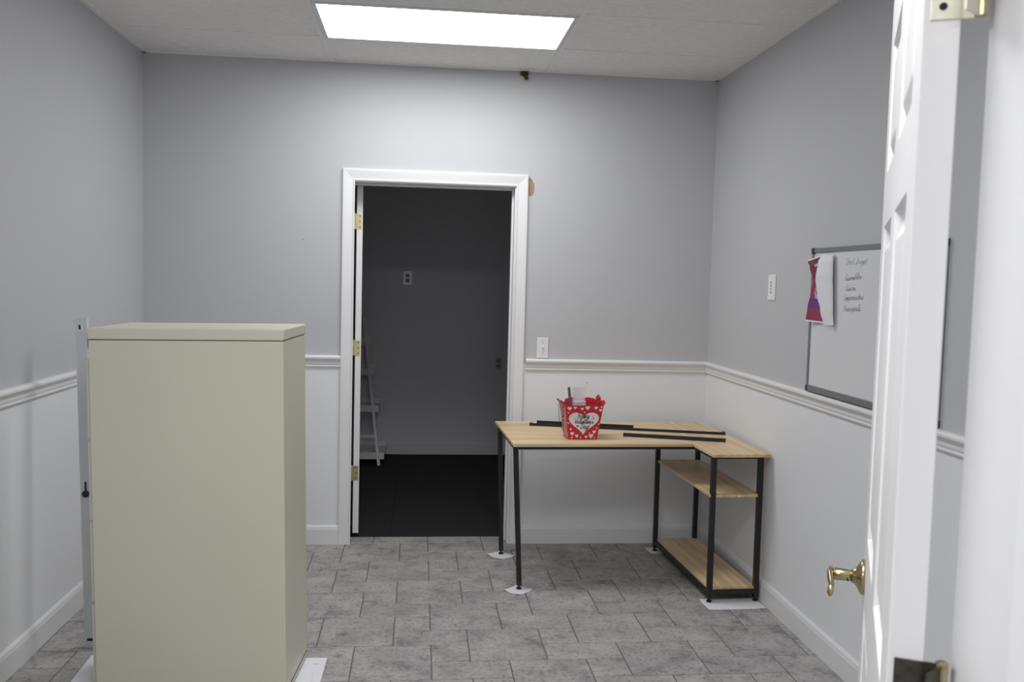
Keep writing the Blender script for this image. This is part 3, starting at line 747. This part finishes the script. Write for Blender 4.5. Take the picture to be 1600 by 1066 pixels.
# curled leaflet on the whiteboard corner: cross-sections (s along the wall, n off the wall) at five heights
secs = [  # z, left free edge (s,n), middle, right bend, free flap edge
    (.284, (-.004, .020), (.080, .010), (.190, .006), (.224, .010), (.173, .035)),
    (.250, (.030, .022), (.090, .010), (.192, .006), (.229, .014), (.173, .050)),
    (.190, (.058, .020), (.100, .010), (.196, .006), (.235, .016), (.180, .060)),
    (.120, (.051, .022), (.100, .010), (.200, .006), (.243, .014), (.192, .055)),
    (.060, (.030, .024), (.095, .010), (.206, .006), (.250, .013), (.207, .045)),
    (.000, (.021, .026), (.090, .010), (.212, .006), (.256, .010), (.215, .032)),
]
bm = bmesh.new(); rows = []
for z, *p in secs:
    pts = smooth_line([q for q in p], 20); rows.append([(s_, n_, z - .010 * (k / len(pts)) * (1 - z / .284) - .022 * max(0, 1 - k / 26) * (z / .284) ** 3) for k, (s_, n_) in enumerate(pts)])
# refine rows in height
nz = 48; fine = []
zs = [r[0] for r in secs][::-1]; R = rows[::-1]
for k in range(nz + 1):
    z = .284 * k / nz
    i = max(j for j in range(len(zs)) if zs[j] <= z + 1e-9); i = min(i, len(zs) - 2); f = (z - zs[i]) / (zs[i + 1] - zs[i]); f = f * f * (3 - 2 * f)
    fine.append([tuple(a_ + (b_ - a_) * (f if c_ < 2 else (z - zs[i]) / (zs[i + 1] - zs[i])) for c_, (a_, b_) in enumerate(zip(pa, pb))) for pa, pb in zip(R[i], R[i + 1])])
nc = len(fine[0])
def lpos(j, i): s_, n_, z_ = fine[j][i]; return Vector((s_, -n_ - .012, z_))
def lnorm(j, i):
    du = lpos(j, min(i + 1, nc - 1)) - lpos(j, max(i - 1, 0)); dv = lpos(min(j + 1, nz), i) - lpos(max(j - 1, 0), i)
    return du.cross(dv).normalized()       # towards the room on the printed side
gv = [[bm.verts.new(lpos(j, i)) for i in range(nc)] for j in range(nz + 1)]
gb = [[bm.verts.new(lpos(j, i) - lnorm(j, i) * .0008) for i in range(nc)] for j in range(nz + 1)]
for j in range(nz):
    for i in range(nc - 1):
        f_ = bm.faces.new((gv[j][i], gv[j][i + 1], gv[j + 1][i + 1], gv[j + 1][i])); f_.smooth = True
        v = (j + .5) / nz
        if i == 0 or i == nc - 2 or j == 0 or j == nz - 1: f_.material_index = 0
        elif .90 > v > .86 and 12 < i < 26: f_.material_index = 4
        elif .52 > v > .36 and 12 < i < 60 and (i // 2 + j // 2) % 3: f_.material_index = 4
        elif v > .66: f_.material_index = 1
        elif v > .36: f_.material_index = 2
        elif v > .20: f_.material_index = 3
        else: f_.material_index = 2
        f_ = bm.faces.new((gb[j][i], gb[j + 1][i], gb[j + 1][i + 1], gb[j][i + 1])); f_.smooth = True
me = bpy.data.meshes.new('leaflet'); bm.to_mesh(me); bm.free()
lf = bpy.data.objects.new('leaflet', me); link(lf)
for k in ('paper', 'maroon', 'crimson', 'purple', 'lav'): me.materials.append(M[k])
lf.location = (XR - .004, -1.415, 1.414); lf.rotation_euler = (0, 0, -math.pi / 2)
tag(lf, 'curled maroon and purple printed leaflet hanging on the corner of the whiteboard', 'leaflet')
